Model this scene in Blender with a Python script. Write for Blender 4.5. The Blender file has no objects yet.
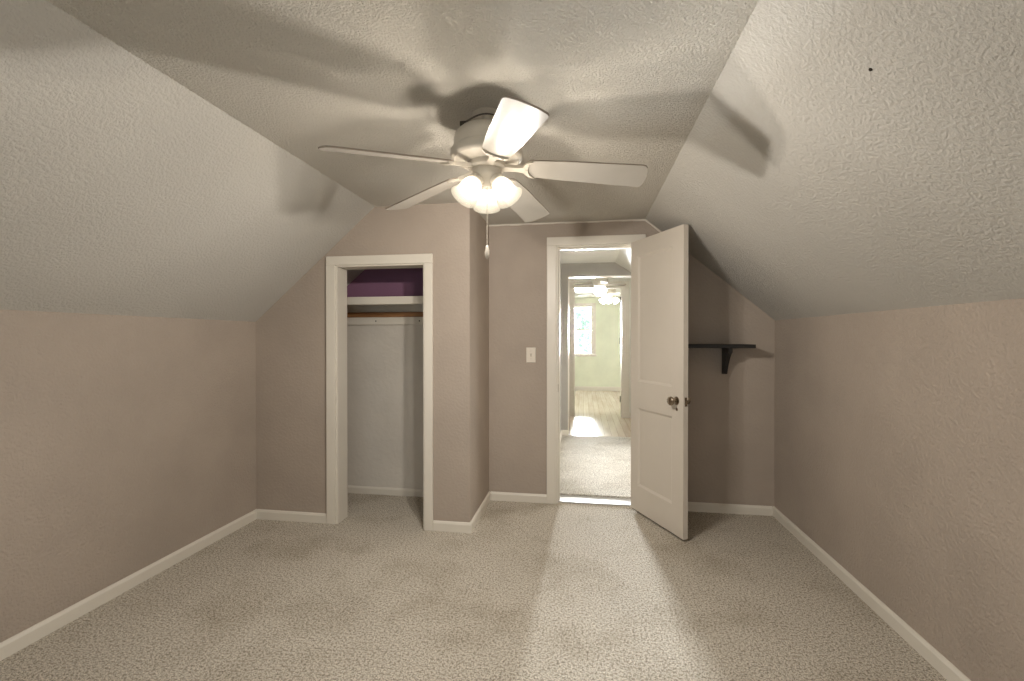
import bpy, bmesh, math, random
from mathutils import Vector, Matrix
random.seed(7)
R = math.radians
C = bpy.context.scene.collection
S = bpy.context.scene

# ------------------------------------------------------------------ camera, world, lights, exposure
cam_d = bpy.data.cameras.new('camera')
cam_d.sensor_fit = 'HORIZONTAL'; cam_d.sensor_width = 36.0
cam_d.lens = 36.0 * 460.0 / 1024.0
cam_d.clip_start = 0.02
cam = bpy.data.objects.new('camera', cam_d); C.objects.link(cam)
YAW, PITCH, ROLL = 0.1546, -0.0060, -0.0013
cam.location = (0, 0, 1.28)
cam.rotation_mode = 'XYZ'
cam.rotation_euler = (math.pi/2 + PITCH, 0, YAW)
S.camera = cam

S.view_settings.view_transform = 'Standard'
S.view_settings.look = 'None'
S.view_settings.gamma = 1.0
S.view_settings.use_curve_mapping = False
S.view_settings.exposure = 0.0

world = bpy.data.worlds.new('daylight_sky'); S.world = world
world.use_nodes = True
bg = world.node_tree.nodes['Background']
bg.inputs['Color'].default_value = (0.86, 0.96, 1.0, 1)
bg.inputs['Strength'].default_value = 2.2

XR_L = 1.34
def area(name, loc, rot, sx, sy, power, color, spread=180):
    d = bpy.data.lights.new(name, 'AREA'); d.shape = 'RECTANGLE'; d.size = sx; d.size_y = sy
    d.energy = power; d.color = color; d.spread = R(spread)
    o = bpy.data.objects.new(name, d); C.objects.link(o); o.location = loc; o.rotation_euler = rot
    return o
# daylight through the far bedroom's window, looking towards the camera along the hall (-Y)
area('far_window_daylight', (-0.20, 11.45, 1.47), (R(-90), 0, 0), 0.84, 1.08, 230, (0.92, 0.97, 1.0), 28)
# added lamp brightening the far bedroom, out of sight to the right
area('far_side_fill_light', (2.15, 9.6, 1.35), (0, R(90), 0), 1.1, 1.3, 27, (1.0, 0.99, 0.97))
# added fill lifting the landing's grey walls, unseen to the right
area('landing_fill_light', (XR_L, 4.85, 0.75), (0, R(90), 0), 0.8, 0.9, 20, (1.0, 0.975, 0.93), 130)
# weak ambient fill added behind the camera, facing into the room (+Y)
area('rear_fill_light', (-0.45, -1.02, 1.15), (R(90), 0, 0), 1.5, 1.2, 1, (1.0, 0.96, 0.90))

# ------------------------------------------------------------------ measured room (metres; camera stands over 0,0)
XL, XR = -2.293, 1.357
YC, YD = 2.937, 3.558            # closet front, door wall
KL, KR, ZC = 1.393, 1.404, 2.167 # knee walls, flat ceiling
CL, CR = -1.396, 0.454           # ceiling creases
XO = -0.738                      # closet's outer corner
YB = -0.95                       # wall behind the camera
TD = 0.13                        # door wall thickness
sl = lambda x: KL + (x-XL)*(ZC-KL)/(CL-XL)
sr = lambda x: KR + (XR-x)*(ZC-KR)/(XR-CR)

# ------------------------------------------------------------------ materials
def lin(c):
    return tuple(((v/255)/12.92 if v/255 <= 0.04045 else ((v/255+0.055)/1.055)**2.4) for v in c)
class NT:
    def __init__(s, name):
        s.m = bpy.data.materials.new(name); s.m.use_nodes = True
        s.t = s.m.node_tree; s.b = s.t.nodes['Principled BSDF']
        s.tc = s.t.nodes.new('ShaderNodeTexCoord')
    def n(s, typ, **kw):
        x = s.t.nodes.new(typ)
        for k, v in kw.items(): setattr(x, k, v)
        return x
    def l(s, a, b): s.t.links.new(a, b)
    def noise(s, scale, detail=3, rough=0.55, src=None):
        x = s.n('ShaderNodeTexNoise'); x.inputs['Scale'].default_value = scale
        x.inputs['Detail'].default_value = detail; x.inputs['Roughness'].default_value = rough
        s.l(src or s.tc.outputs['Object'], x.inputs['Vector']); return x.outputs['Fac']
    def ramp(s, fac, stops):
        x = s.n('ShaderNodeValToRGB'); e = x.color_ramp.elements
        while len(e) < len(stops): e.new(0.5)
        for i, (p, c) in enumerate(stops): e[i].position = p; e[i].color = (*c, 1)
        s.l(fac, x.inputs['Fac']); return x.outputs['Color']
    def bump(s, h, strength, dist, prev=None):
        x = s.n('ShaderNodeBump'); x.inputs['Strength'].default_value = strength; x.inputs['Distance'].default_value = dist
        s.l(h, x.inputs['Height'])
        if prev: s.l(prev, x.inputs['Normal'])
        return x.outputs['Normal']
    def mix(s, fac, a, b, blend='MIX'):
        x = s.n('ShaderNodeMix', data_type='RGBA', blend_type=blend)
        if isinstance(fac, float): x.inputs[0].default_value = fac
        else: s.l(fac, x.inputs[0])
        for sock, v in ((x.inputs[6], a), (x.inputs[7], b)):
            if isinstance(v, tuple): sock.default_value = (*v, 1)
            else: s.l(v, sock)
        return x.outputs[2]
    def math(s, op, a, b=None):
        x = s.n('ShaderNodeMath', operation=op)
        for i, v in enumerate((a, b)):
            if v is None: continue
            if isinstance(v, (int, float)): x.inputs[i].default_value = v
            else: s.l(v, x.inputs[i])
        return x.outputs[0]
    def set(s, **kw):
        for k, v in kw.items():
            k = k.replace('_', ' ').title() if k != 'ior' else 'IOR'
            if k == 'Specular': k = 'Specular IOR Level'
            if isinstance(v, (int, float)): s.b.inputs[k].default_value = v
            elif isinstance(v, tuple): s.b.inputs[k].default_value = (*v, 1)
            else: s.l(v, s.b.inputs[k])

def painted(name, rgb, rough=0.7, tex=0.0, scale=70.0, dist=0.004, var=0.05, spec=0.3):
    """wall paint with roller / orange-peel relief"""
    m = NT(name); c = lin(rgb)
    lo = tuple(v*(1-var) for v in c); hi = tuple(min(1, v*(1+var)) for v in c)
    m.set(base_color=m.ramp(m.noise(2.3, 4), [(0.35, lo), (0.65, hi)]), roughness=rough, specular=spec)
    if tex:
        n1 = m.noise(scale, 3, 0.5)
        h = m.ramp(n1, [(0.42, (0, 0, 0)), (0.62, (1, 1, 1))])
        m.set(normal=m.bump(h, tex, dist))
    return m.m
def popcorn(name, rgb, scale, strength, dist):
    """sprayed ceiling texture"""
    m = NT(name); c = lin(rgb)
    m.set(base_color=m.ramp(m.noise(1.7, 4), [(0.3, tuple(v*0.95 for v in c)), (0.7, tuple(min(1, v*1.03) for v in c))]),
          roughness=0.9, specular=0.15)
    n1 = m.noise(scale, 4, 0.6)
    h1 = m.ramp(n1, [(0.38, (0, 0, 0)), (0.60, (1, 1, 1))])
    n2 = m.noise(scale*2.6, 2, 0.5)
    nn = m.bump(h1, strength, dist)
    m.set(normal=m.bump(n2, strength*0.5, dist*0.5, nn))
    return m.m
def carpet(name, rgb):
    m = NT(name); c = lin(rgb)
    n1 = m.noise(210, 4, 0.7); n2 = m.noise(95, 3, 0.65); n3 = m.noise(2.2, 4, 0.6)
    speck = m.ramp(n1, [(0.36, tuple(v*0.2 for v in c)), (0.48, tuple(v*0.85 for v in c)), (0.66, tuple(min(1, v*1.28) for v in c))])
    tuft = m.ramp(n2, [(0.36, (0.46, 0.43, 0.40)), (0.54, (1, 1, 1))])
    wear = m.ramp(n3, [(0.34, (0.82, 0.80, 0.77)), (0.52, (1, 1, 1))])
    col = m.mix(1.0, m.mix(1.0, speck, tuft, 'MULTIPLY'), wear, 'MULTIPLY')
    m.set(base_color=col, roughness=0.97, specular=0.05)
    h = m.math('ADD', n1, m.math('MULTIPLY', n2, 1.3))
    m.set(normal=m.bump(h, 0.6, 0.008))
    return m.m
def plain(name, rgb, rough=0.45, metal=0.0, spec=0.5, var=0.03):
    m = NT(name); c = lin(rgb)
    m.set(base_color=m.ramp(m.noise(9, 3), [(0.35, tuple(v*(1-var) for v in c)), (0.65, tuple(min(1, v*(1+var)) for v in c))]),
          roughness=rough, metallic=metal, specular=spec)
    return m.m
def wood(name, dark, light, scale, rough, planks=0.0, axis='Y'):
    m = NT(name)
    mp = m.n('ShaderNodeMapping'); m.l(m.tc.outputs['Object'], mp.inputs['Vector'])
    mp.inputs['Scale'].default_value = (18, 1.2, 18) if axis == 'Y' else (1.2, 18, 18)
    g = m.noise(scale, 5, 0.6, mp.outputs['Vector'])
    col = m.ramp(g, [(0.3, lin(dark)), (0.7, lin(light))])
    if planks:
        br = m.n('ShaderNodeTexBrick'); mp2 = m.n('ShaderNodeMapping')
        m.l(m.tc.outputs['Object'], mp2.inputs['Vector']); mp2.inputs['Rotation'].default_value = (0, 0, R(90))
        m.l(mp2.outputs['Vector'], br.inputs['Vector'])
        br.inputs['Scale'].default_value = 1.0; br.inputs['Brick Width'].default_value = 1.1
        br.inputs['Row Height'].default_value = planks; br.inputs['Mortar Size'].default_value = 0.002
        br.inputs['Color1'].default_value = (1, 1, 1, 1); br.inputs['Color2'].default_value = (0.86, 0.84, 0.82, 1)
        br.inputs['Mortar'].default_value = (0.45, 0.40, 0.36, 1)
        col = m.mix(1.0, col, br.outputs['Color'], 'MULTIPLY')
    m.set(base_color=col, roughness=rough)
    return m.m
def lamp_glass(name, hot, warm, s_hot, s_rim, z0, z1, clear=0.80):
    """frosted glass lit from inside: brightest round the bulb, fainter at the lip"""
    m = NT(name)
    sep = m.n('ShaderNodeSeparateXYZ'); m.l(m.tc.outputs['Object'], sep.inputs[0])
    mr = m.n('ShaderNodeMapRange'); m.l(sep.outputs['Z'], mr.inputs['Value'])
    mr.inputs['From Min'].default_value = z0; mr.inputs['From Max'].default_value = z1
    mr.inputs['To Min'].default_value = 0; mr.inputs['To Max'].default_value = 1
    st = m.n('ShaderNodeMapRange'); m.l(mr.outputs[0], st.inputs['Value'])
    st.inputs['To Min'].default_value = s_hot; st.inputs['To Max'].default_value = s_rim
    m.set(base_color=(0.14, 0.135, 0.125), roughness=0.35)
    m.l(m.mix(mr.outputs[0], hot, warm), m.b.inputs['Emission Color'])
    m.l(st.outputs[0], m.b.inputs['Emission Strength'])
    tr = m.n('ShaderNodeBsdfTransparent'); tr.inputs['Color'].default_value = (1.0, 0.98, 0.95, 1)
    mx = m.n('ShaderNodeMixShader'); mx.inputs[0].default_value = 1.0 - clear
    m.l(tr.outputs[0], mx.inputs[1]); m.l(m.b.outputs[0], mx.inputs[2])
    m.l(mx.outputs[0], m.t.nodes['Material Output'].inputs[0])
    return m.m
def glow(name, rgb, s):
    m = NT(name); m.set(base_color=(0.9, 0.9, 0.88), roughness=0.3, emission_color=rgb, emission_strength=s); return m.m
def clear_glass(name):
    m = bpy.data.materials.new(name); m.use_nodes = True; t = m.node_tree
    t.nodes.remove(t.nodes['Principled BSDF'])
    a = t.nodes.new('ShaderNodeBsdfTransparent'); g = t.nodes.new('ShaderNodeBsdfGlossy'); g.inputs['Roughness'].default_value = 0.03
    f = t.nodes.new('ShaderNodeFresnel'); f.inputs['IOR'].default_value = 1.45
    x = t.nodes.new('ShaderNodeMixShader'); t.links.new(f.outputs[0], x.inputs[0])
    t.links.new(a.outputs[0], x.inputs[1]); t.links.new(g.outputs[0], x.inputs[2])
    t.links.new(x.outputs[0], t.nodes['Material Output'].inputs[0]); return m

TAUPE = painted('taupe_wall_paint', (168, 155, 142), 0.62, 0.5, 75, 0.004)
TAUPE_S = painted('taupe_smooth_paint', (168, 155, 142), 0.6, 0.25, 60, 0.003)
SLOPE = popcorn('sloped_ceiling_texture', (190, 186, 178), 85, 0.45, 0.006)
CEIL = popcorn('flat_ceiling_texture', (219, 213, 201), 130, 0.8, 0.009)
TRIM = painted('white_trim_gloss', (216, 209, 196), 0.38, 0, var=0.015, spec=0.5)
DOORP = painted('white_door_paint', (203, 194, 181), 0.40, 0.06, 90, 0.001, var=0.02, spec=0.5)
CARPET = carpet('beige_carpet', (219, 210, 194))
CARPET2 = carpet('grey_landing_carpet', (226, 221, 210))
GREY = painted('grey_landing_paint', (164, 160, 152), 0.6, 0.1, 60, 0.003)
CREAM = painted('cream_wall_paint', (222, 225, 203), 0.6, 0.05, 60, 0.003)
CWHITE = painted('closet_white_paint', (208, 201, 190), 0.6, 0.25, 30, 0.003)
PURPLE = painted('closet_purple_paint', (142, 103, 127), 0.65, 0.1, 60, 0.003)
HWHITE = painted('hall_white_paint', (226, 224, 214), 0.6, 0.05, 60, 0.003)
FLOORW = wood('blond_wood_floor', (206, 188, 170), (230, 216, 200), 1.0, 0.22, 0.09)
RODW = wood('brown_wood_rod', (112, 74, 44), (168, 122, 78), 1.6, 0.45, axis='X')
FANW = plain('white_fan_enamel', (208, 200, 186), 0.30)
BLADE = plain('white_blade_laminate', (182, 176, 166), 0.26, spec=0.25)
BLADE_E = plain('dark_blade_edge', (150, 138, 124), 0.5)
BLACK = plain('black_shelf_paint', (26, 24, 23), 0.45)
CHROME = plain('worn_nickel', (150, 138, 122), 0.22, 1.0)
DARKM = plain('dark_metal', (60, 54, 48), 0.4, 0.8)
HINGEM = plain('dark_hinge_metal', (70, 66, 60), 0.4, 0.6)
PLAST = plain('ivory_plastic', (220, 210, 195), 0.4)
PLAST_D = plain('ivory_toggle', (196, 184, 168), 0.4)
SHADE = lamp_glass('frosted_shade_lit', (1.0, 0.90, 0.74), (1.0, 0.90, 0.68), 3.8, 1.5, -0.055, -0.095)
BULB = glow('lit_bulb', (1.0, 0.95, 0.87), 3.0)
GLOBE = glow('lit_hall_globe', (1.0, 0.97, 0.90), 6.0)
FSHADE = glow('lit_far_shade', (1.0, 0.96, 0.88), 8.0)
GLASS = clear_glass('window_glass')
LEAF = plain('green_leaf', (190, 226, 200), 0.6, var=0.25)
BARK = plain('grey_bark', (110, 100, 88), 0.9)
GROUND = plain('garden_grass', (120, 140, 90), 0.9)
WIREM = plain('grey_cable', (84, 74, 64), 0.5)
STRIP = plain('pale_threshold_strip', (180, 176, 170), 0.45)

# ------------------------------------------------------------------ mesh helpers
class MB:
    def __init__(s): s.bm = bmesh.new()
    def _add(s, vs, fs, M=None):
        v = [s.bm.verts.new(M @ Vector(p) if M else p) for p in vs]
        for f in fs:
            try: s.bm.faces.new([v[i] for i in f])
            except ValueError: pass
        return v
    def box(s, x0, x1, y0, y1, z0, z1, M=None, bev=0.0):
        t = bmesh.new()
        vs = [t.verts.new(p) for p in ((x0,y0,z0),(x1,y0,z0),(x1,y1,z0),(x0,y1,z0),(x0,y0,z1),(x1,y0,z1),(x1,y1,z1),(x0,y1,z1))]
        for f in ((3,2,1,0),(4,5,6,7),(0,1,5,4),(1,2,6,5),(2,3,7,6),(3,0,4,7)): t.faces.new([vs[i] for i in f])
        if bev: bmesh.ops.bevel(t, geom=t.edges[:], offset=bev, segments=2, profile=0.6, affect='EDGES')
        t.verts.index_update(); t.verts.ensure_lookup_table()
        s._add([v.co.copy() for v in t.verts], [[v.index for v in f.verts] for f in t.faces], M); t.free(); return s
    def prism(s, poly, y0, y1, plane='XZ', M=None):
        """polygon in XZ extruded along Y (or YZ along X, or XY along Z)"""
        def P(a, b, d):
            return (a, d, b) if plane == 'XZ' else (d, a, b) if plane == 'YZ' else (a, b, d)
        n = len(poly)
        vs = [P(a, b, y0) for a, b in poly] + [P(a, b, y1) for a, b in poly]
        fs = [list(range(n)), list(range(2*n-1, n-1, -1))] + [[i, (i+1) % n, n+(i+1) % n, n+i] for i in range(n)]
        s._add(vs, fs, M); return s
    def lathe(s, prof, seg=32, M=None, closed=False):
        vs, fs, rings = [], [], []
        for r, z in prof:
            if r < 1e-5: rings.append([len(vs)]); vs.append((0, 0, z))
            else:
                rings.append(list(range(len(vs), len(vs)+seg)))
                vs += [(r*math.cos(2*math.pi*i/seg), r*math.sin(2*math.pi*i/seg), z) for i in range(seg)]
        pairs = list(zip(rings, rings[1:])) + ([(rings[-1], rings[0])] if closed else [])
        for a, b in pairs:
            for i in range(seg):
                j = (i+1) % seg
                if len(a) == 1 and len(b) == 1: continue
                if len(a) == 1: fs.append([a[0], b[i], b[j]])
                elif len(b) == 1: fs.append([a[i], a[j], b[0]])
                else: fs.append([a[i], a[j], b[j], b[i]])
        s._add(vs, fs, M); return s
    def tube(s, pts, r, seg=10):
        pts = [Vector(p) for p in pts]; rings = []; vs = []; fs = []
        for i, p in enumerate(pts):
            d = (pts[min(i+1, len(pts)-1)] - pts[max(i-1, 0)]).normalized()
            up = Vector((0, 0, 1)) if abs(d.z) < 0.9 else Vector((1, 0, 0))
            a = d.cross(up).normalized(); b = d.cross(a)
            rr = r[i] if isinstance(r, (list, tuple)) else r
            rings.append(list(range(len(vs), len(vs)+seg)))
            vs += [p + (a*math.cos(2*math.pi*k/seg) + b*math.sin(2*math.pi*k/seg))*rr for k in range(seg)]
        for a, b in zip(rings, rings[1:]):
            fs += [[a[k], a[(k+1) % seg], b[(k+1) % seg], b[k]] for k in range(seg)]
        fs += [rings[0][::-1], rings[-1]]
        s._add(vs, fs); return s
    def build(s, name, mat, parent=None, smooth=None):
        bmesh.ops.recalc_face_normals(s.bm, faces=s.bm.faces)
        me = bpy.data.meshes.new(name); s.bm.to_mesh(me); s.bm.free()
        for m in (mat if isinstance(mat, list) else [mat]): me.materials.append(m)
        if smooth is not None:
            for p in me.polygons: p.use_smooth = True
            me.set_sharp_from_angle(angle=R(smooth))
        o = bpy.data.objects.new(name, me); C.objects.link(o)
        if parent: o.parent = parent
        return o
def tag(o, label, cat, group=None, kind=None):
    o['label'] = label; o['category'] = cat
    if group: o['group'] = group
    if kind: o['kind'] = kind
    return o
def thing(name, loc, label, cat, group=None, rot=(0, 0, 0)):
    o = bpy.data.objects.new(name, None); C.objects.link(o); o.empty_display_size = 0.1
    o.location = loc; o.rotation_euler = rot; return tag(o, label, cat, group)
def struct(mb, name, mat, label=None, cat=None, smooth=None, parent=None):
    o = mb.build(name, mat, parent, smooth)
    if not parent: o['kind'] = 'structure'
    if label: o['label'] = label
    if cat: o['category'] = cat
    return o

# ------------------------------------------------------------------ the bedroom's shell
T = 0.10
struct(MB().box(XL-T, XR+T, YB-T, YD+0.055, -0.10, 0.0), 'floor', CARPET, 'beige speckled carpet covering the attic bedroom floor', 'floor')
struct(MB().box(XL-T, XL, YB-T, YD+TD, 0, KL+0.06), 'wall_left', TAUPE, 'taupe knee wall on the left under the sloped ceiling', 'wall')
struct(MB().box(XR, XR+T, YB-T, YD, 0, KR+0.06), 'wall_right', TAUPE, 'taupe knee wall on the right under the sloped ceiling', 'wall')
def slab(a, b, y0, y1, t=0.09):
    (x0, z0), (x1, z1) = a, b
    n = Vector((-(z1-z0), x1-x0)).normalized()*t
    if n.y < 0: n = -n
    return MB().prism([(x0, z0), (x1, z1), (x1+n.x, z1+n.y), (x0+n.x, z0+n.y)], y0, y1)
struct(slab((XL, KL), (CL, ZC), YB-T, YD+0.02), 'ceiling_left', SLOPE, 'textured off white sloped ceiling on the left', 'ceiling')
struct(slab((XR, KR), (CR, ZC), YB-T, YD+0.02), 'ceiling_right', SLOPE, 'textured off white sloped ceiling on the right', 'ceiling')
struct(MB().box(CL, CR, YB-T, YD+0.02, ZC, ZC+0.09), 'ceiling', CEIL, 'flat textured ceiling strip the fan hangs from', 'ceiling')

# closet front with its opening
OX0, OX1, OZ = -1.680, -1.045, 1.774
m = MB()
m.prism([(XL, 0), (OX0, 0), (OX0, sl(OX0)), (XL, KL)], YC, YC+0.11)
m.prism([(OX0, OZ), (OX1, OZ), (OX1, ZC), (CL, ZC), (OX0, sl(OX0))], YC, YC+0.11)
m.prism([(OX1, 0), (XO, 0), (XO, ZC), (OX1, ZC)], YC, YC+0.11)
struct(m, 'wall_closet_front', TAUPE_S, 'taupe wall around the closet opening', 'wall')
struct(MB().box(XO-0.11, XO, YC+0.11, YD, 0, ZC), 'wall_closet_side', TAUPE_S, 'narrow taupe side wall of the closet facing the doorway', 'wall')
struct(MB().box(XL, XO-0.11, YD-0.012, YD, 0, 1.585), 'wall_closet_back', CWHITE, 'white lower back wall inside the closet', 'wall')
m = MB(); m.prism([(XL+0.22, 1.585), (XO-0.11, 1.585), (XO-0.11, ZC), (CL, ZC)], YD-0.012, YD)
m.box(XO-0.122, XO-0.11, YC+0.11, YD-0.012, 1.585, ZC)
m.box(XL+0.3, XO-0.122, YC+0.11, YC+0.122, OZ+0.05, OZ+0.09)
struct(m, 'wall_closet_upper', PURPLE, 'purple upper wall inside the closet above its shelf', 'wall')

# door wall with its opening
DX0, DX1, DZ = -0.208, 0.380, 1.988
m = MB()
m.prism([(XL, 0), (DX0, 0), (DX0, ZC), (CL, ZC), (XL, KL)], YD, YD+TD)
m.prism([(DX0, DZ), (DX1, DZ), (DX1, ZC), (DX0, ZC)], YD, YD+TD)
m.prism([(DX1, 0), (XR, 0), (XR, KR), (CR, ZC), (DX1, ZC)], YD, YD+TD)
struct(m, 'wall_back', TAUPE_S, 'taupe back wall with the doorway, light switch and black shelf', 'wall')

# wall behind the camera, with an invented opening for the added fill light
WX0, WX1, WZ0, WZ1 = -1.2, 0.3, 0.55, 1.75
m = MB()
m.prism([(XL, 0), (WX0, 0), (WX0, sl(WX0) if WX0 < CL else ZC), (CL, ZC), (XL, KL)], YB-T, YB)
m.box(WX0, WX1, YB-T, YB, 0, WZ0); m.box(WX0, WX1, YB-T, YB, WZ1, ZC)
m.prism([(WX1, 0), (XR, 0), (XR, KR), (CR, ZC), (WX1, ZC)], YB-T, YB)
struct(m, 'wall_front', TAUPE)

# ------------------------------------------------------------------ baseboards, casings
BH, BT = 0.066, 0.013
def base_prof(h=BH, t=BT): return [(0, 0), (t, 0), (t, h*0.78), (t*0.55, h*0.95), (t*0.3, h), (0, h)]
def baseboard(name, a, b, side, mat=None, h=BH):
    """a->b along the wall foot, side = the way it juts out"""
    a = Vector((*a, 0)); b = Vector((*b, 0)); d = (b-a); L = d.length; d.normalize(); n = Vector((*side, 0))
    M = Matrix(((n.x, d.x, 0, a.x), (n.y, d.y, 0, a.y), (0, 0, 1, 0), (0, 0, 0, 1)))
    return struct(MB().prism(base_prof(h), 0, L, 'XZ', M), name, mat or TRIM)
baseboard('baseboard_left', (XL, YB), (XL, YC), (1, 0))
baseboard('baseboard_right', (XR, YB), (XR, YD), (-1, 0))
baseboard('baseboard_closet_left', (XL+BT, YC), (-1.748, YC), (0, -1))
baseboard('baseboard_closet_right', (-0.986, YC), (XO+BT, YC), (0, -1))
baseboard('baseboard_closet_side', (XO, YC), (XO, YD), (1, 0))
baseboard('baseboard_back_left', (XO+BT, YD), (-0.281, YD), (0, -1))
baseboard('baseboard_back_right', (0.458, YD), (XR-BT, YD), (0, -1))
baseboard('baseboard_closet_back', (XL, YD-0.012), (XO-0.11, YD-0.012), (0, -1), h=0.058)

def casing(name, x0, x1, zt, w0, w1, wt, y, label, t=0.018, d=-1):
    """three mitred-looking boards round an opening on a wall face at y; d = the way it juts"""
    ya, yb = sorted((y, y+d*t)); m = MB()
    m.box(x0-w0, x0, ya, yb, 0, zt, bev=0.004); m.box(x1, x1+w1, ya, yb, 0, zt, bev=0.004)
    m.box(x0-w0, x1+w1, ya, yb, zt, zt+wt, bev=0.004)
    return struct(m, name, TRIM, label, 'door trim')
casing('trim_1', OX0, OX1, OZ, 0.066, 0.058, 0.062, YC, 'white painted casing framing the closet opening')
casing('trim_2', DX0, DX1, DZ, 0.073, 0.077, 0.064, YD, 'white painted casing framing the bedroom doorway')
m = MB(); m.box(OX0, OX0+0.014, YC-0.006, YC+0.124, 0, OZ, bev=0.002); m.box(OX1-0.010, OX1, YC-0.006, YC+0.124, 0, OZ, bev=0.002)
m.box(OX0+0.014, OX1-0.010, YC-0.006, YC+0.124, OZ-0.010, OZ, bev=0.002)
jb = struct(m, 'trim_3', TRIM, 'white jamb boards lining the closet opening', 'door trim')
m = MB(); m.box(DX0, DX0+0.012, YD-0.004, YD+TD+0.004, 0, DZ, bev=0.002); m.box(DX1-0.004, DX1, YD-0.004, YD+TD+0.004, 0, DZ)
m.box(DX0+0.012, DX1-0.004, YD-0.004, YD+TD+0.004, DZ-0.010, DZ, bev=0.002)
m.box(DX0+0.012, DX0+0.024, YD+0.045, YD+0.08, 0, DZ-0.010, bev=0.002)
m.box(DX0+0.024, DX1-0.004, YD+0.045, YD+0.08, DZ-0.024, DZ-0.010, bev=0.002)
struct(m, 'trim_4', TRIM, 'white jamb and door stop lining the bedroom doorway', 'door trim')
sp = MB().box(DX0+0.010, DX0+0.0135, YD+0.012, YD+0.036, 0.86, 0.92).build('strike_plate', CHROME)
sp['kind'] = 'structure'
struct(MB().box(DX0, DX1, YD+0.020, YD+TD+0.045, -0.10, 0.010, bev=0.003), 'trim_5', STRIP, 'pale threshold strip on the floor of the doorway', 'threshold')
m = MB(); hx, hz = 0.709, sr(0.709); hn = Vector((ZC-KR, 0, XR-CR)).normalized()
m.lathe([(0, 0.003), (0.004, 0.002), (0.005, 0), (0, 0)], 9, Matrix.Translation((hx, 1.280, hz)) @ (-hn).to_track_quat('Z', 'Y').to_matrix().to_4x4())
struct(m, 'nail_hole', DARKM)
# caulk lines where the back wall meets the ceiling
m = MB()
seg = 14; xs = [XO + (CR-XO)*i/seg for i in range(seg+1)]
for a, b in zip(xs, xs[1:]): m.box(a, b, YD-0.008, YD, ZC-0.008-random.random()*0.006, ZC)
struct(m, 'trim_6', TRIM)
m = MB(); pts = [(CR + t*0.14, sr(CR+t*0.14)) for t in (0, 0.3, 0.7, 1)]
m.tube([(x, YD-0.006, z-0.006) for x, z in pts], [0.009, 0.006, 0.009, 0.004], 6)
struct(m, 'trim_7', TRIM)

# ------------------------------------------------------------------ landing, hall and far bedroom
YL0, YL1, YH, YF = YD+TD, 5.96, 7.49, 11.213
LX = -0.287; ZL = 2.235
m = MB(); m.box(LX-0.3, XR+T, YL0+0.045, YL1+0.02, -0.10, 0.022, bev=0.006)
struct(m, 'floor_landing', CARPET2, 'pale carpet on the landing beyond the doorway', 'floor')
struct(MB().box(-2.3, 2.3, YL1+0.02, YF+0.1, -0.10, 0.012), 'floor_hall', FLOORW, 'blond wood floor of the hall and far bedroom', 'floor')
struct(MB().box(LX-0.1, LX, YL0, YL1+0.11, 0, ZL), 'wall_landing_left', GREY)
struct(MB().box(XR, XR+T, YL0, YL1, 0, 1.62), 'wall_landing_right', GREY)
struct(MB().box(LX-0.1, 0.39, YL0, YL1+0.11, ZL, ZL+0.08), 'ceiling_landing', HWHITE, 'white ceiling over the landing', 'ceiling')
struct(slab((XR, 1.60), (0.39, ZL), YL0, YL1+0.11), 'ceiling_landing_slope', HWHITE)
m = MB(); m.box(LX, -0.202, YL1, YL1+0.11, 0, ZL)
m.prism([(-0.202, 2.07), (0.39, 2.07), (0.39, ZL), (-0.202, ZL)], YL1, YL1+0.11)
zz = lambda x: 1.60+(XR-x)*(ZL-1.60)/(XR-0.39)
m.prism([(0.39, 2.07), (0.39+(ZL-2.07)/(ZL-1.60)*(XR-0.39), 2.07), (0.39, ZL)], YL1, YL1+0.11)
m.prism([(0.80, 0), (XR, 0), (XR, 1.60), (0.80, zz(0.80))], YL1, YL1+0.11)
struct(m, 'wall_landing_back', GREY, 'grey wall round the opening from the landing to the hall', 'wall')
m = MB(); m.box(-0.202, -0.190, YL1-0.004, YL1+0.114, 0.0, 2.07); m.box(-0.190, 0.80, YL1-0.004, YL1+0.114, 2.056, 2.07)
struct(m, 'trim_8', TRIM)
baseboard('baseboard_landing_left', (LX, YL0), (LX, YL1), (1, 0), h=0.09)
baseboard('baseboard_landing_back', (LX+BT, YL1), (-0.196, YL1), (0, -1), h=0.09)
struct(MB().box(-0.42, -0.32, YL1+0.11, YH, 0, ZL+0.02), 'wall_hall_left', HWHITE)
struct(MB().box(0.86, 0.96, YL1+0.05, YH, 0, ZL+0.02), 'wall_hall_right', HWHITE)
struct(MB().box(-0.42, 0.96, YL1+0.11, YH+0.1, ZL+0.02, ZL+0.1), 'ceiling_hall', HWHITE)
HX0, HX1, HZ = -0.154, 0.594, 2.085
m = MB(); m.box(-2.3, HX0, YH, YH+0.1, 0, 2.26); m.box(HX1, 2.3, YH, YH+0.1, 0, 2.26); m.box(HX0, HX1, YH, YH+0.1, HZ, 2.26)
struct(m, 'wall_hall_back', HWHITE)
casing('trim_9', HX0, HX1, HZ, 0.094, 0.12, 0.09, YH, 'white casing of the doorway at the end of the hall')
m = MB(); m.box(HX0, HX0+0.012, YH-0.004, YH+0.104, 0, HZ); m.box(HX1-0.003, HX1, YH-0.004, YH+0.104, 0, HZ); m.box(HX0+0.012, HX1-0.003, YH-0.004, YH+0.104, HZ-0.012, HZ)
struct(m, 'trim_10', TRIM)
struct(MB().box(0.60, 0.86, YH-0.03, YH-0.018, 0, 0.10, bev=0.003), 'baseboard_hall_back', TRIM)
ZF = 2.25
struct(MB().box(-2.3, 2.3, YH+0.1, YF+0.1, ZF, ZF+0.1), 'ceiling_far', HWHITE)
struct(MB().box(-2.3, -2.2, YH+0.1, YF, 0, ZF), 'wall_far_left', CREAM)
struct(MB().box(2.2, 2.3, YH+0.1, YF, 0, ZF), 'wall_far_right', CREAM)
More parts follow.
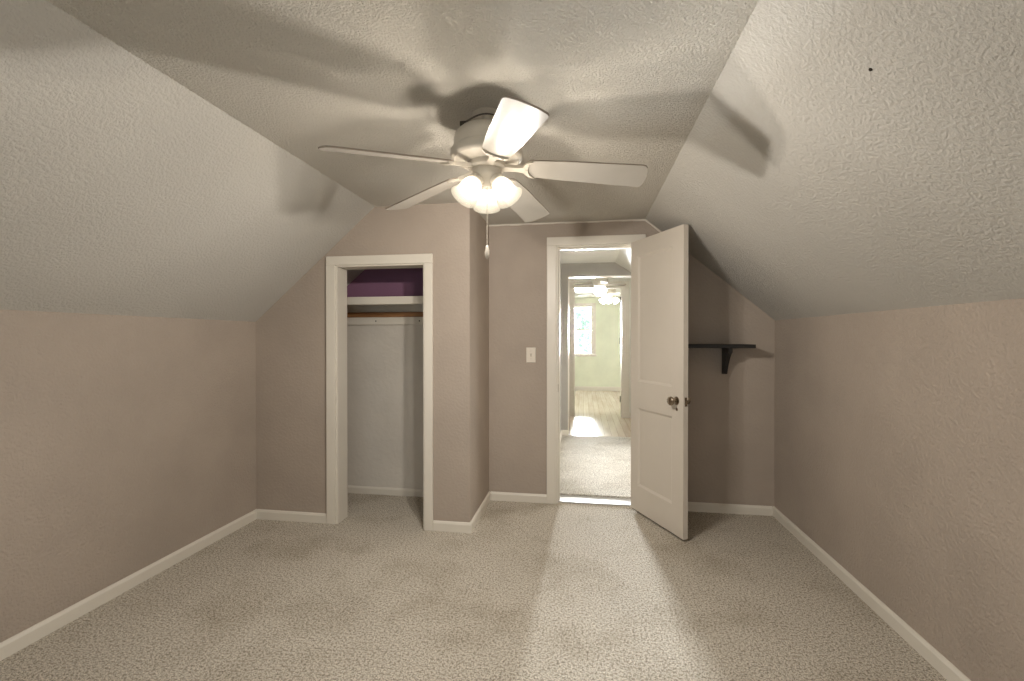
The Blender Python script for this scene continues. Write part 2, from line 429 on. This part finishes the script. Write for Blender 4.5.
FX0, FX1, FZ0, FZ1 = -0.60, 0.205, 0.880, 2.03
m = MB(); m.box(-2.3, FX0, YF, YF+0.12, 0, ZF); m.box(FX1, 2.3, YF, YF+0.12, 0, ZF)
m.box(FX0, FX1, YF, YF+0.12, 0, FZ0); m.box(FX0, FX1, YF, YF+0.12, FZ1, ZF)
struct(m, 'wall_far_back', CREAM, 'pale cream end wall of the far bedroom', 'wall')
baseboard('baseboard_far', (-2.2, YF), (2.2, YF), (0, -1), h=0.11)
# window: casing, sill, two sashes
w = bpy.data.objects.new('window_1', None); C.objects.link(w); w.location = ((FX0+FX1)/2, YF, FZ0)
w['kind'] = 'structure'; w['label'] = 'bright double hung window in the far cream bedroom'; w['category'] = 'window'
hw, hh = (FX1-FX0)/2, FZ1-FZ0
m = MB(); m.box(-hw-0.08, -hw, -0.02, 0, 0, hh+0.08, bev=0.004); m.box(hw, hw+0.08, -0.02, 0, 0, hh+0.08, bev=0.004); m.box(-hw, hw, -0.02, 0, hh, hh+0.08, bev=0.004)
m.build('window_frame', TRIM, w)
MB().box(-hw-0.10, hw+0.10, -0.05, 0.0, -0.045, 0.0, bev=0.006).build('window_sill', TRIM, w)
for k, (z0, z1, y) in enumerate(((0.0, hh*0.53, 0.03), (hh*0.49, hh, 0.06))):
    m = MB(); f = 0.035
    m.box(-hw, -hw+f, y, y+0.03, z0, z1); m.box(hw-f, hw, y, y+0.03, z0, z1)
    m.box(-hw+f, hw-f, y, y+0.03, z0, z0+f); m.box(-hw+f, hw-f, y, y+0.03, z1-f, z1)
    sash = m.build('sash', TRIM, w)
    MB().box(-hw+f, hw-f, y+0.013, y+0.017, z0+f, z1-f).build('window_pane', GLASS, sash)
# far bedroom's own door, standing open inside the room with its hinges showing
d2 = bpy.data.objects.new('door_2', None); C.objects.link(d2); d2.location = (HX1+0.032, YH+0.110, 0.02); d2.rotation_euler = (0, 0, R(72))
d2['kind'] = 'structure'; d2['label'] = 'white door standing open inside the far bedroom, dark hinges'; d2['category'] = 'door'
MB().box(0.0, 0.72, 0.0, 0.035, 0, HZ-0.04, bev=0.003).build('door_panel', TRIM, d2)
for z in (0.22, 1.16, 1.82):
    m = MB(); m.lathe([(0, z), (0.011, z), (0.011, z+0.1), (0, z+0.1)], 10, Matrix.Translation((-0.004, 0.040, 0))); m.box(0.0, 0.03, 0.035, 0.039, z, z+0.1)
    m.build('hinge', HINGEM, d2)

# garden outside the far window
struct(MB().box(-9, 9, YF+0.2, 26, -2.9, -2.8), 'ground', GROUND)
tr = thing('tree', (0.9, 17.0, -2.8), 'leafy green tree seen through the far window', 'tree')
MB().tube([(0, 0, 0), (0.05, 0, 1.5), (-0.05, 0.1, 3.2), (0.1, 0.1, 4.6)], [0.20, 0.16, 0.12, 0.05], 10).build('trunk', BARK, tr)
m = MB()
for i in range(1500):
    a, b, r = random.uniform(0, 2*math.pi), random.uniform(-1, 1), random.random()**0.4
    p = Vector((-0.3+1.9*r*math.cos(a)*math.sqrt(1-b*b), 1.4*r*math.sin(a)*math.sqrt(1-b*b), 4.3+2.1*r*b))
    M = Matrix.Translation(p) @ Matrix.Rotation(random.uniform(0, 6.28), 4, Vector((random.uniform(-1, 1), random.uniform(-1, 1), random.uniform(-1, 1))).normalized())
    s = random.uniform(0.07, 0.14)
    m._add([(-s, 0, 0), (-s*0.2, s*0.5, s*0.1), (s, 0, 0), (-s*0.2, -s*0.5, s*0.1)], [(0, 1, 2, 3)], M)
m.build('foliage', LEAF, tr)

# ------------------------------------------------------------------ the open bedroom door
DA, DW, DT = R(63.2), 0.592, 0.035
DH = 1.972
dd = bpy.data.objects.new('door_1', None); C.objects.link(dd)
P = Vector((0.380, 3.545)); dd.location = (P.x, P.y, 0.016)
# local x: hinge -> free edge, local y: from the seen face to the far face, local z: up
dd.rotation_euler = (0, 0, -DA)
dd['kind'] = 'structure'; dd['label'] = 'white two-panel door standing open into the bedroom'; dd['category'] = 'door'
def door_leaf():
    """stiles, rails and two recessed panels with sloped sticking, on both faces"""
    m = MB(); x0, x1 = 0.0, DW
    sx0, sx1 = 0.088, DW-0.112
    rails = [(0.0, 0.185), (0.755, 0.945), (1.858, DH)]
    y0, y1 = -DT, 0.0
    m.box(x0, sx0, y0, y1, 0, DH); m.box(sx1, x1, y0, y1, 0, DH)
    for a, b in rails: m.box(sx0, sx1, y0, y1, a, b)
    for (a, b) in ((0.185, 0.755), (0.945, 1.858)):
        dp, q = 0.011, 0.016
        for ya, yb in ((y0, y0+dp), (y1, y1-dp)):
            vs = [(sx0, ya, a), (sx1, ya, a), (sx1, ya, b), (sx0, ya, b), (sx0+q, yb, a+q), (sx1-q, yb, a+q), (sx1-q, yb, b-q), (sx0+q, yb, b-q)]
            m._add(vs, [(0, 1, 5, 4), (1, 2, 6, 5), (2, 3, 7, 6), (3, 0, 4, 7), (4, 5, 6, 7)])
    return m
door_leaf().build('door_panel', DOORP, dd)
KZ = 0.862; KX = DW-0.066
def knob(sgn):
    M = Matrix.Translation((KX, -DT if sgn < 0 else 0, KZ)) @ Matrix.Rotation(R(90 if sgn < 0 else -90), 4, 'X')
    k = MB().lathe([(0.0, 0.0), (0.009, 0.0), (0.009, 0.022), (0.013, 0.026), (0.024, 0.031), (0.0285, 0.041), (0.028, 0.050), (0.021, 0.057), (0.0, 0.059)], 28, M)
    ko = k.build('door_knob', CHROME, dd, 40)
    MB().lathe([(0, 0.0005), (0.027, 0.0005), (0.026, 0.004), (0.014, 0.007), (0.0, 0.007)], 28, M).build('rosette', CHROME, ko, 40)
    return ko
knob(-1); knob(1)
m = MB().lathe([(0, 0.0005), (0.010, 0.0005), (0.009, 0.004), (0, 0.004)], 16, Matrix.Translation((KX+0.004, -DT, KZ-0.055)) @ Matrix.Rotation(R(90), 4, 'X'))
m.build('keyhole_plate', CHROME, dd, 40)
m = MB().box(DW, DW+0.001, -DT+0.010, -0.008, KZ-0.028, KZ+0.028); m.box(DW+0.002, DW+0.013, -DT+0.010, -0.010, KZ-0.012, KZ+0.012, bev=0.003)
m.build('latch', CHROME, dd)
for z in (0.20, 0.98, 1.74):
    m = MB().lathe([(0, z-0.004), (0.004, z-0.004), (0.0065, z), (0.0065, z+0.09), (0.004, z+0.094), (0, z+0.097)], 12, Matrix.Translation((-0.001, 0.007, 0)))
    m.box(-0.002, 0.0, -0.03, 0.002, z, z+0.09)
    m.build('hinge', DARKM, dd, 40)

# ------------------------------------------------------------------ closet fittings
sh = thing('closet_shelf', (-1.57, YD-0.012, 1.528), 'white shelf board near the top of the closet', 'shelf')
MB().box(-0.72, 0.708, -0.30, 0.0, 0.028, 0.048, bev=0.002).build('shelf_board', TRIM, sh)
MB().box(-0.72, 0.708, -0.318, -0.30, 0.0, 0.058, bev=0.003).build('front_lip', TRIM, sh)
ro = thing('closet_rail', (-1.57, YD-0.012, 1.447), 'brown wooden rail lying along the top of the white cleat board', 'rail')
MB().box(-0.72, 0.72, -0.034, 0.0, 0.0, 0.040, bev=0.004).build('rail', RODW, ro)
cl = thing('cleat_board', (-1.57, YD-0.012, 1.385), 'white cleat board fixed along the closet back wall under the brown rail', 'board')
MB().box(-0.72, 0.72, -0.02, 0.0, 0.0, 0.062, bev=0.003).build('board', TRIM, cl)
for x in (-0.10, 0.27):
    MB().lathe([(0, 0), (0.006, 0), (0.004, 0.003), (0, 0.003)], 12, Matrix.Translation((x, -0.02, 0.030)) @ Matrix.Rotation(R(90), 4, 'X')).build('screw', DARKM, cl)

# ------------------------------------------------------------------ light switch
sw = thing('light_switch', (-0.405, YD, 1.146), 'ivory toggle light switch on the taupe wall left of the doorway', 'light switch')
MB().box(-0.036, 0.036, -0.006, 0.0, -0.058, 0.058, bev=0.0025).build('wall_plate', PLAST, sw)
m = MB().box(-0.006, 0.006, -0.0065, -0.004, -0.013, 0.013); m.box(-0.0045, 0.0045, -0.019, -0.004, -0.004, 0.006, Matrix.Rotation(R(-25), 4, 'X'), bev=0.001)
m.build('toggle', PLAST_D, sw)
for z in (-0.030, 0.030):
    MB().lathe([(0, 0), (0.0032, 0), (0.0026, 0.0015), (0, 0.0018)], 12, Matrix.Translation((0, -0.006, z)) @ Matrix.Rotation(R(90), 4, 'X')).build('screw', PLAST_D, sw)

# ------------------------------------------------------------------ black wall shelf behind the door
ws = thing('wall_shelf', (0.86, YD, 1.208), 'black wall shelf with bracket on the back wall behind the open door', 'shelf')
MB().box(-0.235, 0.306, -0.19, 0.0, 0.0, 0.026, bev=0.003).build('shelf_board', BLACK, ws)
def bracket(x):
    n = 10; arc = []
    for i in range(n+1):
        t = i/n
        arc.append((-0.165+0.110*t**0.80, -0.030-0.130*t**1.25))
    poly = [(0, 0), (-0.165, 0)] + arc + [(-0.048, -0.180), (-0.042, -0.19), (0, -0.19)]
    return MB().prism(poly, x-0.013, x+0.013, 'YZ').build('bracket', BLACK, ws)
bracket(0.150); bracket(-0.19)

# ------------------------------------------------------------------ ceiling fan
FX, FY = -0.380, 1.790
fan = thing('ceiling_fan', (FX, FY, ZC), 'white five blade ceiling fan with three lit tulip lamps, on the bedroom ceiling', 'ceiling fan')
MB().lathe([(0, -0.060), (0.075, -0.060), (0.104, -0.068), (0.122, -0.084), (0.130, -0.106), (0.131, -0.142), (0.134, -0.146), (0.141, -0.150),
            (0.143, -0.158), (0.143, -0.172), (0.139, -0.180), (0.128, -0.186), (0.124, -0.184), (0.100, -0.190), (0.080, -0.198), (0, -0.198)], 56).build('motor_housing', FANW, fan, 35)
MB().lathe([(0, 0), (0.055, 0), (0.055, -0.003), (0.030, -0.006), (0.018, -0.012), (0.018, -0.064), (0, -0.064)], 36).build('mounting_plate', FANW, fan, 35)
m = MB(); pts = []
for i in range(15):
    t = i/14; pts.append((-0.074+0.12*t, -0.056+0.01*t, -0.054+0.030*math.sin(t*math.pi*0.75)))
m.tube(pts, 0.0032, 8)
wire = m.build('cable', WIREM, fan, 60)
MB().box(-0.094, -0.062, -0.062, -0.044, -0.068, -0.050, bev=0.003).build('cable_connector', HINGEM, fan)
MB().lathe([(0, -0.196), (0.074, -0.196), (0.076, -0.200), (0.076, -0.216), (0.070, -0.222), (0, -0.222)], 40).build('blade_hub', FANW, fan, 35)
MB().lathe([(0, -0.220), (0.056, -0.220), (0.058, -0.226), (0.058, -0.246), (0.052, -0.256), (0.040, -0.264), (0.026, -0.280), (0.010, -0.288), (0, -0.289)], 40).build('switch_housing', FANW, fan, 35)
# one blade, local x outward; then its irons
def blade_mesh():
    r0, r1, t = 0.150, 0.622, 0.006
    out = []
    w0, w1 = 0.052, 0.068
    for i in range(9):                                   # rounded root
        a = R(90 + i*22.5); out.append((r0+0.036+0.036*math.cos(a)*1.0, w0*math.sin(a)))
    cr = 0.020
    def corner(cx, cy, a0):
        return [(cx+cr*math.cos(R(a0+k*15)), cy+cr*math.sin(R(a0+k*15))) for k in range(7)]
    low = corner(r1-cr-0.006, -w1+cr, -90)
    high = corner(r1-cr-0.006, w1-cr, 0)
    mid = [(r1-0.006+0.006*math.cos(y/w1*1.2), y) for y in (-0.03, -0.015, 0, 0.015, 0.03)]
    poly = out + [(0.30, -0.060)] + low + mid + high + [(0.30, 0.060)]
    m = MB(); n = len(poly)
    vs = [(x, y, -t/2) for x, y in poly] + [(x, y, t/2) for x, y in poly]
    m._add(vs, [list(range(n)), list(range(2*n-1, n-1, -1))] + [[i, (i+1) % n, n+(i+1) % n, n+i] for i in range(n)])
    return m
def iron_mesh():
    m = MB()
    m.prism([(0.060, -0.016), (0.120, -0.012), (0.150, -0.018), (0.150, 0.018), (0.120, 0.012), (0.060, 0.016)], -0.011, 0.003, 'XY')
    arc_o = [(0.186+0.042*math.cos(R(a)), 0.050*math.sin(R(a))) for a in range(90, 271, 15)]
    arc_i = [(0.194+0.030*math.cos(R(a)), 0.050*math.sin(R(a))) for a in range(270, 89, -15)]
    m.prism(arc_o + arc_i[1:-1], -0.010, -0.003, 'XY')
    for x, y in ((0.155, 0.0), (0.168, 0.032), (0.168, -0.032)):
        m.lathe([(0, -0.013), (0.004, -0.012), (0.005, -0.009), (0, -0.009)], 10, Matrix.Translation((x, y, 0)))
    return m
PH = 220.2
b0 = blade_mesh().build('blade', [BLADE, BLADE_E], fan)
for p in b0.data.polygons:
    if abs(p.normal.z) < 0.5: p.material_index = 1
i0 = iron_mesh().build('blade_iron', FANW, b0)
for k in range(5):
    b, ir = (b0, i0) if k == 0 else (b0.copy(), i0.copy())
    if k:
        C.objects.link(b); C.objects.link(ir); b.parent = fan; ir.parent = b
    b.location = (0, 0, -0.205)
    b.rotation_euler = (R(-15), R(5.6), R(PH + 72*k))
# three tulip lamps
BULB_W = 29.5
def shade_mesh():
    pr = [(0.021, 0.0), (0.024, -0.008), (0.034, -0.020), (0.040, -0.036), (0.042, -0.052), (0.0425, -0.066), (0.045, -0.078), (0.049, -0.088), (0.054, -0.095), (0.056, -0.098)]
    inner = [(r-0.003, z+0.0015) for r, z in reversed(pr)]
    return MB().lathe(pr + inner, 40, closed=True)
for k, az in enumerate((222, 342, 102)):
    a = R(az); tilt = R(36)
    if k == 0:
        s0 = shade_mesh().build('lamp_shade', SHADE, fan, 60)
        h0 = MB().lathe([(0, 0.012), (0.020, 0.012), (0.028, 0.006), (0.029, -0.008), (0.024, -0.012), (0, -0.012)], 28).build('shade_holder', FANW, s0, 40)
        bl0 = MB().lathe([(0, -0.012), (0.012, -0.014), (0.013, -0.024), (0.020, -0.036), (0.023, -0.050), (0.019, -0.062), (0.010, -0.069), (0, -0.071)], 24).build('bulb', BULB, s0, 60)
        trio = (s0, h0, bl0)
    else:
        trio = tuple(o.copy() for o in (s0, h0, bl0))
        for o in trio: C.objects.link(o)
        trio[0].parent = fan; trio[1].parent = trio[0]; trio[2].parent = trio[0]
    trio[0].location = (0.045*math.cos(a), 0.045*math.sin(a), -0.268)
    # local -z points down and outward
    trio[0].rotation_euler = (0, -tilt, a)
    ld = bpy.data.lights.new('bulb_light', 'POINT'); ld.energy = BULB_W; ld.color = (1.0, 0.955, 0.90); ld.shadow_soft_size = 0.018
    ld.use_nodes = True; lt = ld.node_tree; em = lt.nodes['Emission']
    fo = lt.nodes.new('ShaderNodeLightFalloff'); fo.inputs['Strength'].default_value = 1.0; fo.inputs['Smooth'].default_value = 0.45
    lt.links.new(fo.outputs['Quadratic'], em.inputs['Strength'])
    lo = bpy.data.objects.new('bulb_light', ld); C.objects.link(lo); lo.parent = trio[0]; lo.location = (0, 0, -0.088)
# pull chain
m = MB(); z = -0.289
while z > -0.525:
    m.lathe([(0, z), (0.0022, z-0.0018), (0.0022, z-0.0036), (0, z-0.0054)], 6, Matrix.Translation((0.002, -0.004, 0))); z -= 0.0058
ch = m.build('pull_chain', FANW, fan)
MB().lathe([(0, -0.520), (0.004, -0.522), (0.0065, -0.532), (0.0095, -0.548), (0.0085, -0.564), (0.0045, -0.574), (0, -0.577)], 16, Matrix.Translation((0.002, -0.004, 0))).build('pull_knob', PLAST, ch, 50)

# ------------------------------------------------------------------ small fan with a globe in the hall
gf = thing('ceiling_fan', (0.235, 6.72, ZL-0.028), 'small white ceiling fan with one round globe lamp in the hall', 'ceiling fan')
MB().lathe([(0, 0.048), (0.06, 0.048), (0.06, 0.0), (0.085, 0), (0.10, -0.03), (0.11, -0.09), (0.11, -0.14), (0.09, -0.18), (0.06, -0.20), (0, -0.20)], 32).build('motor_housing', FANW, gf, 40)
MB().lathe([(0.05, -0.198), (0.082, -0.215), (0.094, -0.245), (0.088, -0.280), (0.060, -0.312), (0.025, -0.326), (0, -0.328)], 28).build('globe_lamp', GLOBE, gf, 60)
m = MB().prism([(0.06, -0.02), (0.12, -0.035), (0.34, -0.05), (0.365, -0.03), (0.37, 0.0), (0.365, 0.03), (0.34, 0.05), (0.12, 0.035), (0.06, 0.02)], -0.004, 0.004, 'XY')
fb0 = m.build('blade', BLADE, gf)
for k in range(4):
    b = fb0 if k == 0 else fb0.copy()
    if k: C.objects.link(b); b.parent = gf
    b.location = (0, 0, -0.165); b.rotation_euler = (R(-12), 0, R(8+90*k))
# fan with a cluster of lamps in the far bedroom
ff = thing('ceiling_fan', (0.46, 8.55, ZF), 'white ceiling fan with a cluster of small lit lamps in the far bedroom', 'ceiling fan')
MB().lathe([(0, 0), (0.07, 0), (0.08, -0.03), (0.10, -0.05), (0.12, -0.09), (0.12, -0.16), (0.08, -0.19), (0.05, -0.22), (0.05, -0.26), (0, -0.27)], 32).build('motor_housing', FANW, ff, 40)
m = MB().prism([(0.08, -0.02), (0.16, -0.05), (0.52, -0.065), (0.55, -0.04), (0.55, 0.04), (0.52, 0.065), (0.16, 0.05), (0.08, 0.02)], -0.004, 0.004, 'XY')
gb0 = m.build('blade', BLADE, ff)
for k in range(5):
    b = gb0 if k == 0 else gb0.copy()
    if k: C.objects.link(b); b.parent = ff
    b.location = (0, 0, -0.17); b.rotation_euler = (R(-12), R(2), R(30+72*k))
fs0 = MB().lathe([(0.0, 0.005), (0.022, 0.0), (0.04, -0.025), (0.048, -0.055), (0.055, -0.085), (0.062, -0.10), (0.056, -0.098), (0.0, -0.07)], 20).build('lamp_shade', FSHADE, ff, 60)
for k, az in enumerate((205, 260, 20)):
    s = fs0 if k == 0 else fs0.copy()
    if k: C.objects.link(s); s.parent = ff
    a = R(az); s.location = (0.085*math.cos(a), 0.085*math.sin(a), -0.245); s.rotation_euler = (0, -R(42), a)
